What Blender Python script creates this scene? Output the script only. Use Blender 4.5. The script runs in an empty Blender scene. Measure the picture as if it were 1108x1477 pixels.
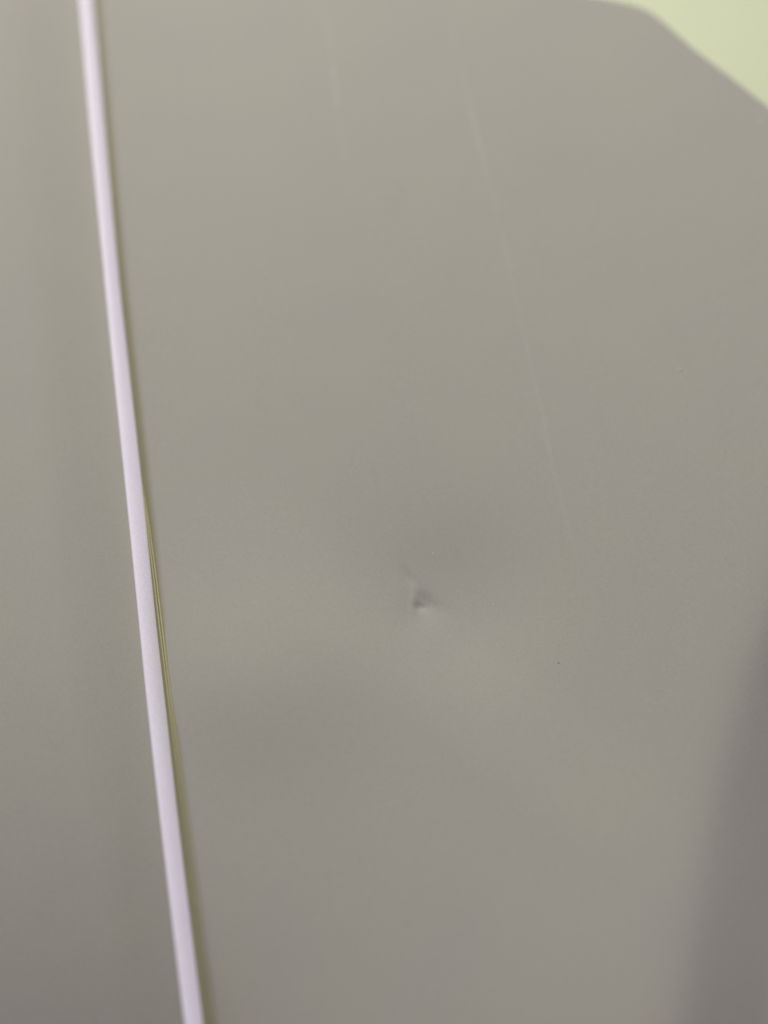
import bpy, bmesh, math, random
from mathutils import Vector

random.seed(4)
scene = bpy.context.scene
COL = scene.collection

# ------------------------------------------------------------------ camera
W, H = 1108.0, 1477.0             # photograph, used to measure positions on the panel face
LENS, SENS = 27.0, 36.0
DIST, PITCH = 0.25, math.radians(12.6)
Z0 = 0.6                          # height of the picture centre on the panel face
TGT = Vector((0, 0, Z0))
FWD = Vector((0, math.cos(PITCH), math.sin(PITCH)))
UP = Vector((0, -math.sin(PITCH), math.cos(PITCH)))
CAMP = TGT - FWD * DIST
cam = bpy.data.cameras.new("camera")
cam.sensor_fit = 'VERTICAL'; cam.sensor_height = SENS; cam.lens = LENS
cam.clip_start = 0.01; cam.clip_end = 100
cam.dof.use_dof = True
cam.dof.focus_distance = 0.243
cam.dof.aperture_fstop = 1.25
camo = bpy.data.objects.new("camera", cam); COL.objects.link(camo)
camo.location = CAMP
camo.rotation_euler = (math.radians(90) + PITCH, 0, 0)
scene.camera = camo

# ------------------------------------------------------------------ light
world = bpy.data.worlds.new("World"); scene.world = world; world.use_nodes = True
bg = world.node_tree.nodes["Background"]
bg.inputs[0].default_value = (0.59, 0.536, 0.65, 1); bg.inputs[1].default_value = 0.40

def lamp(name, loc, aim, size, size_y, power, color):
    l = bpy.data.lights.new(name, 'AREA'); l.shape = 'RECTANGLE'
    l.size = size; l.size_y = size_y; l.energy = power; l.color = color
    o = bpy.data.objects.new(name, l); COL.objects.link(o)
    o.location = loc
    o.rotation_euler = (Vector(aim) - Vector(loc)).to_track_quat('-Z', 'Y').to_euler()
    return o
lamp("ceiling_lamp", (-0.18, -1.0, Z0 + 1.08), (0.0, 0, Z0 + 0.05), 0.55, 0.4, 21.2, (1.0, 0.97, 0.875))
lamp("window_light", (-1.1, -0.28, Z0 + 0.5), (0, 0, Z0), 0.5, 0.9, 5.0, (0.93, 0.88, 1.0))
lamp("violet_fill", (1.3, -0.30, Z0 - 0.45), (0, 0, Z0), 0.5, 0.9, 2.2, (0.72, 0.55, 1.0))  # added fill with no known source, turns the fold violet

vs = scene.view_settings
vs.view_transform = 'Standard'; vs.look = 'None'; vs.gamma = 1.0; vs.exposure = 0.0
vs.use_curve_mapping = False
scene.cycles.use_denoising = True

# ------------------------------------------------------------------ helpers
MM = DIST * SENS / LENS / H       # metres per photo pixel at the picture centre

def pix(x, y):
    """photo pixel -> point on the panel's face plane: (u right, v up) in metres"""
    px = (x - W / 2) / H * SENS / LENS
    py = (H / 2 - y) / H * SENS / LENS
    d = FWD + Vector((1, 0, 0)) * px + UP * py
    t = -CAMP.y / d.y
    p = CAMP + d * t
    return p.x, p.z - Z0

def P3(u, v, h=0.0):
    return Vector((u, -h, v + Z0))

def smooth(t):
    t = max(0.0, min(1.0, t)); return t * t * (3 - 2 * t)

def interp(pts, q):
    """Catmull-Rom through sorted (q, value) points, linear outside"""
    n = len(pts)
    if q <= pts[0][0]:
        a, b = pts[0], pts[1]
        return a[1] + (q - a[0]) * (b[1] - a[1]) / (b[0] - a[0])
    if q >= pts[-1][0]:
        a, b = pts[-2], pts[-1]
        return b[1] + (q - b[0]) * (b[1] - a[1]) / (b[0] - a[0])
    for i in range(n - 1):
        if q <= pts[i + 1][0]:
            x1, y1 = pts[i]; x2, y2 = pts[i + 1]
            m1 = (y2 - pts[i - 1][1]) / (x2 - pts[i - 1][0]) if i > 0 else (y2 - y1) / (x2 - x1)
            m2 = (pts[i + 2][1] - y1) / (pts[i + 2][0] - x1) if i + 2 < n else (y2 - y1) / (x2 - x1)
            d = x2 - x1; t = (q - x1) / d
            return ((2*t**3 - 3*t*t + 1) * y1 + (t**3 - 2*t*t + t) * d * m1
                    + (-2*t**3 + 3*t*t) * y2 + (t**3 - t*t) * d * m2)

def mesh_obj(name, verts, faces, mat, parent=None, sm=True):
    me = bpy.data.meshes.new(name)
    me.from_pydata([tuple(v) for v in verts], [], faces)
    me.update()
    if sm:
        me.polygons.foreach_set("use_smooth", [True] * len(me.polygons))
    me.materials.append(mat)
    o = bpy.data.objects.new(name, me); COL.objects.link(o)
    if parent: o.parent = parent
    return o

def thing(name, label, cat):
    o = bpy.data.objects.new(name, None); COL.objects.link(o)
    o.empty_display_size = 0.02
    o["label"] = label; o["category"] = cat
    return o

# ------------------------------------------------------------------ materials
def base_mat(name, color, rough, coat=0.0, coat_rough=0.2):
    m = bpy.data.materials.new(name); m.use_nodes = True
    b = m.node_tree.nodes["Principled BSDF"]
    b.inputs["Base Color"].default_value = (*color, 1)
    b.inputs["Roughness"].default_value = rough
    b.inputs["Coat Weight"].default_value = coat
    b.inputs["Coat Roughness"].default_value = coat_rough
    return m, m.node_tree, b

def mottle(nt, b, color, amt=0.03, scale=60.0, tint=(1, 1, 1)):
    """slow tone drift plus fine grain on a base colour; returns the colour socket"""
    N, L = nt.nodes, nt.links
    tc = N.new("ShaderNodeTexCoord")
    n1 = N.new("ShaderNodeTexNoise"); n1.inputs["Scale"].default_value = scale
    n1.inputs["Detail"].default_value = 4
    L.new(tc.outputs["Object"], n1.inputs["Vector"])
    mr = N.new("ShaderNodeMix"); mr.data_type = 'RGBA'
    mr.inputs["A"].default_value = (*[c * (1 - amt) for c in color], 1)
    mr.inputs["B"].default_value = (*[c * (1 + amt) * t for c, t in zip(color, tint)], 1)
    L.new(n1.outputs["Fac"], mr.inputs["Factor"])
    n3 = N.new("ShaderNodeTexNoise"); n3.inputs["Scale"].default_value = 1500      # fine paint grain
    n3.inputs["Detail"].default_value = 2
    L.new(tc.outputs["Object"], n3.inputs["Vector"])
    gr = N.new("ShaderNodeMapRange"); gr.inputs["To Min"].default_value = 0.90; gr.inputs["To Max"].default_value = 1.10
    L.new(n3.outputs["Fac"], gr.inputs["Value"])
    vm = N.new("ShaderNodeVectorMath"); vm.operation = 'SCALE'
    L.new(mr.outputs["Result"], vm.inputs[0]); L.new(gr.outputs[0], vm.inputs["Scale"])
    L.new(vm.outputs[0], b.inputs["Base Color"])
    n2 = N.new("ShaderNodeTexNoise"); n2.inputs["Scale"].default_value = 900
    n2.inputs["Detail"].default_value = 3
    L.new(tc.outputs["Object"], n2.inputs["Vector"])
    bp = N.new("ShaderNodeBump"); bp.inputs["Strength"].default_value = 0.05
    bp.inputs["Distance"].default_value = 0.0004
    L.new(n2.outputs["Fac"], bp.inputs["Height"])
    L.new(bp.outputs["Normal"], b.inputs["Normal"])
    return tc, vm.outputs[0]

PAINT = (0.336, 0.327, 0.293)

def scratch_paint(name, lines):
    m, nt, b = base_mat(name, PAINT, 0.62)
    b.inputs["Specular IOR Level"].default_value = 0.07
    tc, colsock = mottle(nt, b, PAINT, 0.03, 28, (0.985, 1.0, 0.93))
    N, L = nt.nodes, nt.links
    total = None
    for pts, width, strength, nseed in lines:
        dmin = None
        for (a, c) in zip(pts[:-1], pts[1:]):
            A = P3(*pix(*a)); B = P3(*pix(*c)); AB = B - A
            s = N.new("ShaderNodeVectorMath"); s.operation = 'MULTIPLY_ADD'      # drop depth, subtract A
            L.new(tc.outputs["Object"], s.inputs[0])
            s.inputs[1].default_value = (1, 0, 1); s.inputs[2].default_value = (-A.x, 0, -A.z)
            d = N.new("ShaderNodeVectorMath"); d.operation = 'DOT_PRODUCT'
            L.new(s.outputs[0], d.inputs[0]); d.inputs[1].default_value = AB / AB.length_squared
            cl = N.new("ShaderNodeClamp"); L.new(d.outputs["Value"], cl.inputs[0])
            sc = N.new("ShaderNodeVectorMath"); sc.operation = 'SCALE'
            sc.inputs[0].default_value = AB; L.new(cl.outputs[0], sc.inputs["Scale"])
            di = N.new("ShaderNodeVectorMath"); di.operation = 'DISTANCE'
            L.new(s.outputs[0], di.inputs[0]); L.new(sc.outputs[0], di.inputs[1])
            if dmin is None:
                dmin = di.outputs["Value"]
            else:
                mn = N.new("ShaderNodeMath"); mn.operation = 'MINIMUM'
                L.new(dmin, mn.inputs[0]); L.new(di.outputs["Value"], mn.inputs[1]); dmin = mn.outputs[0]
        mp = N.new("ShaderNodeMapRange"); mp.interpolation_type = 'SMOOTHSTEP'
        mp.inputs["From Min"].default_value = width * MM; mp.inputs["From Max"].default_value = 0.25 * width * MM
        L.new(dmin, mp.inputs["Value"])
        nz = N.new("ShaderNodeTexNoise"); nz.noise_dimensions = '4D'; nz.inputs["W"].default_value = nseed
        nz.inputs["Scale"].default_value = 42; nz.inputs["Detail"].default_value = 3
        L.new(tc.outputs["Object"], nz.inputs["Vector"])
        nr = N.new("ShaderNodeMapRange")
        nr.inputs["From Min"].default_value = 0.36; nr.inputs["From Max"].default_value = 0.66
        nr.inputs["To Min"].default_value = 0.02 * strength; nr.inputs["To Max"].default_value = strength
        L.new(nz.outputs["Fac"], nr.inputs["Value"])
        mu = N.new("ShaderNodeMath"); mu.operation = 'MULTIPLY'
        L.new(mp.outputs[0], mu.inputs[0]); L.new(nr.outputs[0], mu.inputs[1])
        if total is None: total = mu.outputs[0]
        else:
            ad = N.new("ShaderNodeMath"); ad.operation = 'ADD'; ad.use_clamp = True
            L.new(total, ad.inputs[0]); L.new(mu.outputs[0], ad.inputs[1]); total = ad.outputs[0]
    if total is not None:
        mx = N.new("ShaderNodeMix"); mx.data_type = 'RGBA'
        L.new(total, mx.inputs["Factor"]); L.new(colsock, mx.inputs["A"])
        mx.inputs["B"].default_value = (0.62, 0.60, 0.55, 1)
        L.new(mx.outputs["Result"], b.inputs["Base Color"])
    return m

SCRATCHES = [
    ([(652, 40), (664, 95), (683, 175), (708, 272), (735, 385)], 4.4, 0.16, 1.3),
    ([(735, 385), (757, 490), (782, 600), (800, 690), (832, 805)], 4.6, 0.055, 3.9),
    ([(468, 5), (483, 128), (498, 230), (505, 280)], 4.6, 0.065, 6.4),
    ([(480, 100), (487, 150)], 4.5, 0.15, 8.0),
    ([(1040, 440), (1046, 490)], 3.0, 0.10, 2.2),
]
M_paint = scratch_paint("grey_paint", SCRATCHES)
M_paint_plain = scratch_paint("grey_paint_plain", [])
M_trim, _nt, _b = base_mat("white_trim", (0.755, 0.73, 0.80), 0.5); _b.inputs["Specular IOR Level"].default_value = 0.2; mottle(_nt, _b, (0.755, 0.73, 0.80), 0.02, 80)
M_bounce, _nt, _b = base_mat("painted_bounce", (0.225, 0.217, 0.135), 0.62); _b.inputs["Specular IOR Level"].default_value = 0.07; mottle(_nt, _b, (0.225, 0.217, 0.135), 0.08, 120)  # olive stands for green light bounced into the seam
M_rib, _nt, _b = base_mat("olive_rib", (0.41, 0.40, 0.205), 0.35); mottle(_nt, _b, (0.41, 0.40, 0.205), 0.05, 200)
M_wall, _nt, _b = base_mat("pale_green_wall", (0.575, 0.63, 0.42), 0.7); mottle(_nt, _b, (0.575, 0.63, 0.42), 0.05, 6)
M_dust, _nt, _b = base_mat("pale_dust", (0.44, 0.425, 0.375), 0.7); mottle(_nt, _b, (0.44, 0.425, 0.375), 0.1, 900)
M_dirt, _nt, _b = base_mat("dark_dirt", (0.17, 0.16, 0.15), 0.7); mottle(_nt, _b, (0.17, 0.16, 0.15), 0.2, 900)

# ------------------------------------------------------------------ setting: wall behind
wv, wf = [], []
nx, nz = 24, 24
for j in range(nz + 1):
    for i in range(nx + 1):
        wv.append((-1.5 + 3.0 * i / nx, 0.30, Z0 - 1.5 + 3.0 * j / nz))
for j in range(nz):
    for i in range(nx):
        a = j * (nx + 1) + i
        wf.append((a, a + 1, a + nx + 2, a + nx + 1))
wall = mesh_obj("wall", wv, wf, M_wall)
wall["kind"] = "structure"

# ------------------------------------------------------------------ panel relief
# seam: the trim's left and right outline in the photograph, y -> x
TRIM_L = [(-200, 98), (0, 116), (200, 133), (400, 152), (500, 161.5), (700, 182), (900, 202), (1000, 212), (1200, 234.5), (1477, 268), (1700, 297)]
TRIM_R = [(-200, 114.5), (0, 134.5), (200, 152.5), (400, 171), (500, 182), (700, 204.5), (900, 225), (1000, 236.5), (1200, 258.5), (1477, 292), (1700, 321)]
BOUNCE_R = [(-200, 132), (0, 153), (200, 172), (400, 192), (700, 227), (900, 250), (1000, 262), (1200, 289), (1477, 322), (1700, 352)]
GAP_R = [(y, x - 18.0) for y, x in BOUNCE_R]
# upper edge of the dented panel, x -> y
TOP = [(-300, -70), (0, -62), (400, -48), (700, -36), (820, -19), (880, -6), (925, 8), (955, 31), (990, 64), (1050, 114), (1108, 164), (1180, 218), (1300, 302)]
# fold on the right, y -> x of its middle
FOLD = [(600, 1192), (800, 1136), (900, 1102), (1000, 1066), (1200, 1016), (1477, 962), (1700, 924)]

def g(X, Y, cx, cy, sx, sy=None, ang=0.0):
    sy = sy or sx
    dx, dy = X - cx, Y - cy
    c, s = math.cos(ang), math.sin(ang)
    a, b = dx * c + dy * s, -dx * s + dy * c
    return math.exp(-0.5 * ((a / sx) ** 2 + (b / sy) ** 2))

def relief(X, Y):
    """height in photo pixels towards the viewer"""
    h = 0.0
    h -= 11.0 * g(X, Y, 668, 858, 85, 76, 0.6)
    h += 12.5 * g(X, Y, 365, 975, 105, 88, 0.3)
    h += 0.00008 * max(0.0, X - 620) ** 2
    s = -0.61 * (X - 640) + 0.79 * (Y - 970)               # a low diagonal swell below the dent
    a = 0.79 * (X - 640) + 0.61 * (Y - 970)
    h += 11.0 * smooth((s + 90) / 180) * math.exp(-0.5 * (a / 230) ** 2) * math.exp(-max(0.0, s - 60) / 600)
    h -= roll(Y, 980, 0.00010) * smooth((640 - X) / 440)
    h += 6.0 * g(X, Y, 600, 1260, 230, 150)
    h += 34.0 * g(X, Y, 900, 1520, 230, 220)
    h += 4.0 * g(X, Y, 400, 480, 130, 320)
    # small sharp pit
    if 520 < X < 700 and 780 < Y < 980:
        c, n = math.cos(0.58), math.sin(0.58)
        a = (X - 613) * c + (Y - 868) * n                        # along the pit's upper lip
        b = -(X - 613) * n + (Y - 868) * c                       # across it, positive below
        sa = 21.0 if a > 0 else 15.0
        sb = 8.0 if b < 0 else 24.0                              # steep upper wall, slow run-out below
        h -= 3.8 * math.exp(-0.5 * ((a / sa) ** 2 + (b / sb) ** 2))
        h -= 2.3 * g(X, Y, 607, 875, 7, 4.4, 0.15)
        h += 2.0 * g(X, Y, 597, 866, 4.5, 15, 0.05)
        h -= 1.5 * g(X, Y, 591, 834, 12, 4.5, 0.95)
    # fold at the right: the sheet rises towards the viewer past it
    f = X - interp(FOLD, Y)
    w, k = 38.0, -0.50
    rise = lambda q: 0.5 * (q + math.sqrt(q * q + w * w))
    h += k * (rise(f) - rise(f - 190))
    return h

def roll(Y, y0, k, cap=1500.0):
    """the sheet bows away below y0: quadratic, then straight on"""
    d = max(0.0, Y - y0); c = cap - y0
    return k * (d * d if d < c else c * c + 2 * c * (d - c))

def spaced(lo, hi, d0, d1, step, fine):
    out, q = [], lo
    while q < hi:
        out.append(q)
        if d0 <= q <= d1: q += fine
        else:
            dist = (d0 - q) if q < d0 else (q - d1)
            q += min(step, fine + dist * 0.06)
    out.append(hi)
    return out

# ------------------------------------------------------------------ dented panel
panel = thing("dented_panel", "satin grey painted metal panel with a small sharp dent and fine pale scratches", "panel")
XS = spaced(310, 1500, 578, 652, 6.0, 1.3)
YS = spaced(-40, 1900, 812, 908, 6.0, 1.3)
sx = [(x - 310) / (1500 - 310) for x in XS]
sy = [(y + 40) / (1900 + 40) for y in YS]
verts, faces = [], []
nX, nY = len(sx), len(sy)
# rounded hem that runs round the left and upper border: (outward px, drop px)
RIM = [(2.5, 0.25), (5.0, 1.05), (7.2, 2.4), (9.2, 4.3), (10.8, 6.6), (11.9, 9.2), (12.4, 12.0), (12.5, 30.0)]
def place(s, t):
    """s across, t down; x and y in photo pixels"""
    y = -40 + 1940 * t
    for _ in range(5):
        gl = interp(GAP_R, y) + 12.5
        # columns keep to the fine grid away from the seam
        x = gl + (1500 - gl) * s
        xf = 310 + 1190 * s
        bl = smooth((s) / 0.22)
        x = x * (1 - bl) + xf * bl
        tp = interp(TOP, x) + 13
        bt = smooth(t / 0.4)
        y = (tp + (1900 - tp) * t) * (1 - bt) + (-40 + 1940 * t) * bt
    return x, y
grid = []
for t in sy:
    row = []
    for s in sx:
        x, y = place(s, t)
        u, v = pix(x, y)
        row.append((u, v, relief(x, y) * MM))
    grid.append(row)
# borders
def outward(p, q):
    dx, dy = p[0] - q[0], p[1] - q[1]; l = math.hypot(dx, dy) or 1
    return dx / l, dy / l
full = []
for row in grid:                      # left hem
    o = outward(row[0], row[1])
    hem = [(row[0][0] + o[0] * a * MM * .55, row[0][1] + o[1] * a * MM * .55, row[0][2] - b * MM * .4) for a, b in RIM]
    full.append(hem[::-1] + row)
top_hem = []
for (a, b) in RIM:
    line = []
    for i in range(len(full[0])):
        p = full[0][i]
        i0, i1 = max(0, i - 1), min(len(full[0]) - 1, i + 1)
        tx, ty = full[0][i1][0] - full[0][i0][0], full[0][i1][1] - full[0][i0][1]
        l = math.hypot(tx, ty) or 1
        ox, oy = -ty / l, tx / l
        if oy < 0: ox, oy = -ox, -oy
        if i < len(RIM): ox, oy = 0, 1
        line.append((p[0] + ox * a * MM, p[1] + oy * a * MM, p[2] - b * MM))
    top_hem.append(line)
full = top_hem[::-1] + full
nc = len(full[0])
for row in full:
    for (u, v, h) in row: verts.append(P3(u, v, h))
for j in range(len(full) - 1):
    for i in range(nc - 1):
        a = j * nc + i
        faces.append((a, a + nc, a + nc + 1, a + 1))
sheet = mesh_obj("sheet", verts, faces, M_paint, panel)

# specks of dust and dirt on the face: low irregular domes
def speck(x, y, rx, ry, ang, mat):
    u, v = pix(x, y); h = relief(x, y) * MM
    vs_, fs_ = [], []
    n = 8
    c, s = math.cos(ang), math.sin(ang)
    for k, (rr, hh) in enumerate(((1.0, -0.3), (0.72, 0.28), (0.3, 0.45))):
        for i in range(n):
            a = 2 * math.pi * i / n
            q = rr * random.uniform(0.82, 1.15)
            X, Y = rx * q * math.cos(a), ry * q * math.sin(a)
            vs_.append(P3(u + (X * c - Y * s) * MM, v + (X * s + Y * c) * MM, h + hh * min(rx, ry) * MM))
    vs_.append(P3(u, v, h + 0.5 * min(rx, ry) * MM))
    for k in range(2):
        for i in range(n):
            j = (i + 1) % n
            fs_.append((k * n + i, k * n + j, (k + 1) * n + j, (k + 1) * n + i))
    for i in range(n): fs_.append((2 * n + i, 2 * n + (i + 1) % n, 3 * n))
    mesh_obj("dust_speck", vs_, fs_, mat, panel)
speck(625, 797, 1.0, 2.6, 0.1, M_dust)
speck(978, 537, 2.6, 2.4, 0, M_dust)
speck(597, 467, 1.6, 2.0, 0, M_dust)
speck(1089, 187, 1.6, 4.5, 0.1, M_dust)
speck(713, 871, 1.0, 2.2, 0.4, M_dust)
speck(1076, 384, 1.6, 1.6, 0, M_dust)
speck(805, 956, 1.4, 1.3, 0, M_dirt)

# ------------------------------------------------------------------ side panel, left of the trim
side = thing("side_panel", "plain satin grey painted panel beyond the white edging strip, without dents", "panel")
def relief_left(X, Y):
    e = interp(TRIM_L, Y) - X
    h = 0.0
    h += 11.0 * math.exp(-((e - 105) / 42.0) ** 2)
    h -= 13.0 * smooth((80 - e) / 100.0)
    h -= roll(Y, 900, 0.00015)
    h += 2.0 * g(X, Y, 20, 820, 60, 260)
    return h
verts, faces = [], []
rows = [-90 + 10 * j for j in range(200)]
cols = [i / 100 for i in range(101)]
for y in rows:
    r = interp(TRIM_L, y) + 5
    for s in cols:
        x = -420 + (r + 420) * s
        u, v = pix(x, y)
        verts.append(P3(u, v, relief_left(x, y) * MM))
nc = len(cols)
for j in range(len(rows) - 1):
    for i in range(nc - 1):
        a = j * nc + i
        faces.append((a, a + nc, a + nc + 1, a + 1))
# turned-back hem along the trim
base = len(verts)
for j, y in enumerate(rows):
    p = verts[j * nc + nc - 1]
    verts.append(p + Vector((0.0006, 0.004, 0)))
for j in range(len(rows) - 1):
    a = j * nc + nc - 1
    faces.append((a, a + nc, base + j + 1, base + j))
mesh_obj("sheet", verts, faces, M_paint_plain, side)

# ------------------------------------------------------------------ trim strip with the olive bounce painted beside it
trim = thing("edging_strip", "slim white rounded edging strip with painted olive light bounce beside it, running between the two grey panels", "strip")
verts, faces = [], []
ys = [-110 + 12 * j for j in range(169)]
PROF = 20
for y in ys:
    uL, v = pix(interp(TRIM_L, y), y); uR, _ = pix(interp(TRIM_R, y), y)
    w = uR - uL
    verts.append(P3(uL, v, -0.022))
    for k in range(PROF + 1):
        q = k / PROF
        left = smooth((q + 0.12) / 0.30); right = math.cos(max(0.0, (q - 0.2) / 0.8) * 1.45)
        verts.append(P3(uL + w * q, v, 0.0031 * (0.5 + 0.5 * left) * right - 0.0009))
    verts.append(P3(uR, v, -0.022))
npf = PROF + 3
for j in range(len(ys) - 1):
    for i in range(npf - 1):
        a = j * npf + i
        faces.append((a, a + npf, a + npf + 1, a + 1))
mesh_obj("strip", verts, faces, M_trim, trim)

# added fillet whose olive colour paints green bounce in the seam, fading into paint
def bounce_h(q, X, Y):
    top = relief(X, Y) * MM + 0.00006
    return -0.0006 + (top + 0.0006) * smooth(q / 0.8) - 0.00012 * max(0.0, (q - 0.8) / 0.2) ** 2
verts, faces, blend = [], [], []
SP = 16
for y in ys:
    xl, xr = interp(TRIM_R, y) - 3, interp(BOUNCE_R, y)
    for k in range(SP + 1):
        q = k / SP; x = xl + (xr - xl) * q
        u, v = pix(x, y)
        verts.append(P3(u, v, bounce_h(q, x, y))); blend.append(smooth((q - 0.30) / 0.62))
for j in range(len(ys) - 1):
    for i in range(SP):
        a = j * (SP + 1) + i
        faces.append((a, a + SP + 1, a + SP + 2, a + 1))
bounce_fillet = mesh_obj("bounce_fillet", verts, faces, M_bounce, trim)
ca = bounce_fillet.data.attributes.new("bounce_fade", 'FLOAT', 'POINT'); ca.data.foreach_set("value", blend)
_nt = M_bounce.node_tree; _N, _L = _nt.nodes, _nt.links
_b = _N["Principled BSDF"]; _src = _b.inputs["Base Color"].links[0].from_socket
_at = _N.new("ShaderNodeAttribute"); _at.attribute_name = "bounce_fade"
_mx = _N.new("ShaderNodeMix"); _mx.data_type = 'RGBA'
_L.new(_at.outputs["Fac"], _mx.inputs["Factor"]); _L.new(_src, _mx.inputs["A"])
_mx.inputs["B"].default_value = (*PAINT, 1); _L.new(_mx.outputs["Result"], _b.inputs["Base Color"])  # painted bounce fades out into the panel colour

# two fine ribs on the fillet that come out from under the strip
for off in ([(560, -4), (680, 0.0), (757, 3.5), (900, 6.8), (1000, 8.3), (1100, 9.6), (1200, 11), (1477, 12), (1700, 12)],
            [(560, -4), (680, 1.0), (757, 6.2), (900, 11.8), (1000, 13.2), (1100, 14.6), (1200, 16.5), (1477, 18), (1700, 18)]):
    verts, faces = [], []
    yy = [676 + 8 * j for j in range(80)]
    n = 8
    for y in yy:
        xl, xr = interp(TRIM_R, y) - 3, interp(BOUNCE_R, y)
        x = interp(TRIM_R, y) + interp(off, y) - 1.5
        u, v = pix(x, y)
        r = 1.15 * MM * (0.15 + 0.85 * smooth((y - 676) / 90)) * (1 - 0.75 * smooth((y - 1000) / 260))
        h0 = bounce_h((x - xl) / (xr - xl), x, y)
        for i in range(n):
            a = 2 * math.pi * i / n
            verts.append(P3(u + r * math.cos(a), v, h0 + r * 0.6 + r * math.sin(a)))
    for j in range(len(yy) - 1):
        for i in range(n):
            k = (i + 1) % n
            faces.append((j * n + i, j * n + k, (j + 1) * n + k, (j + 1) * n + i))
    mesh_obj("rib", verts, faces, M_rib, bounce_fillet)
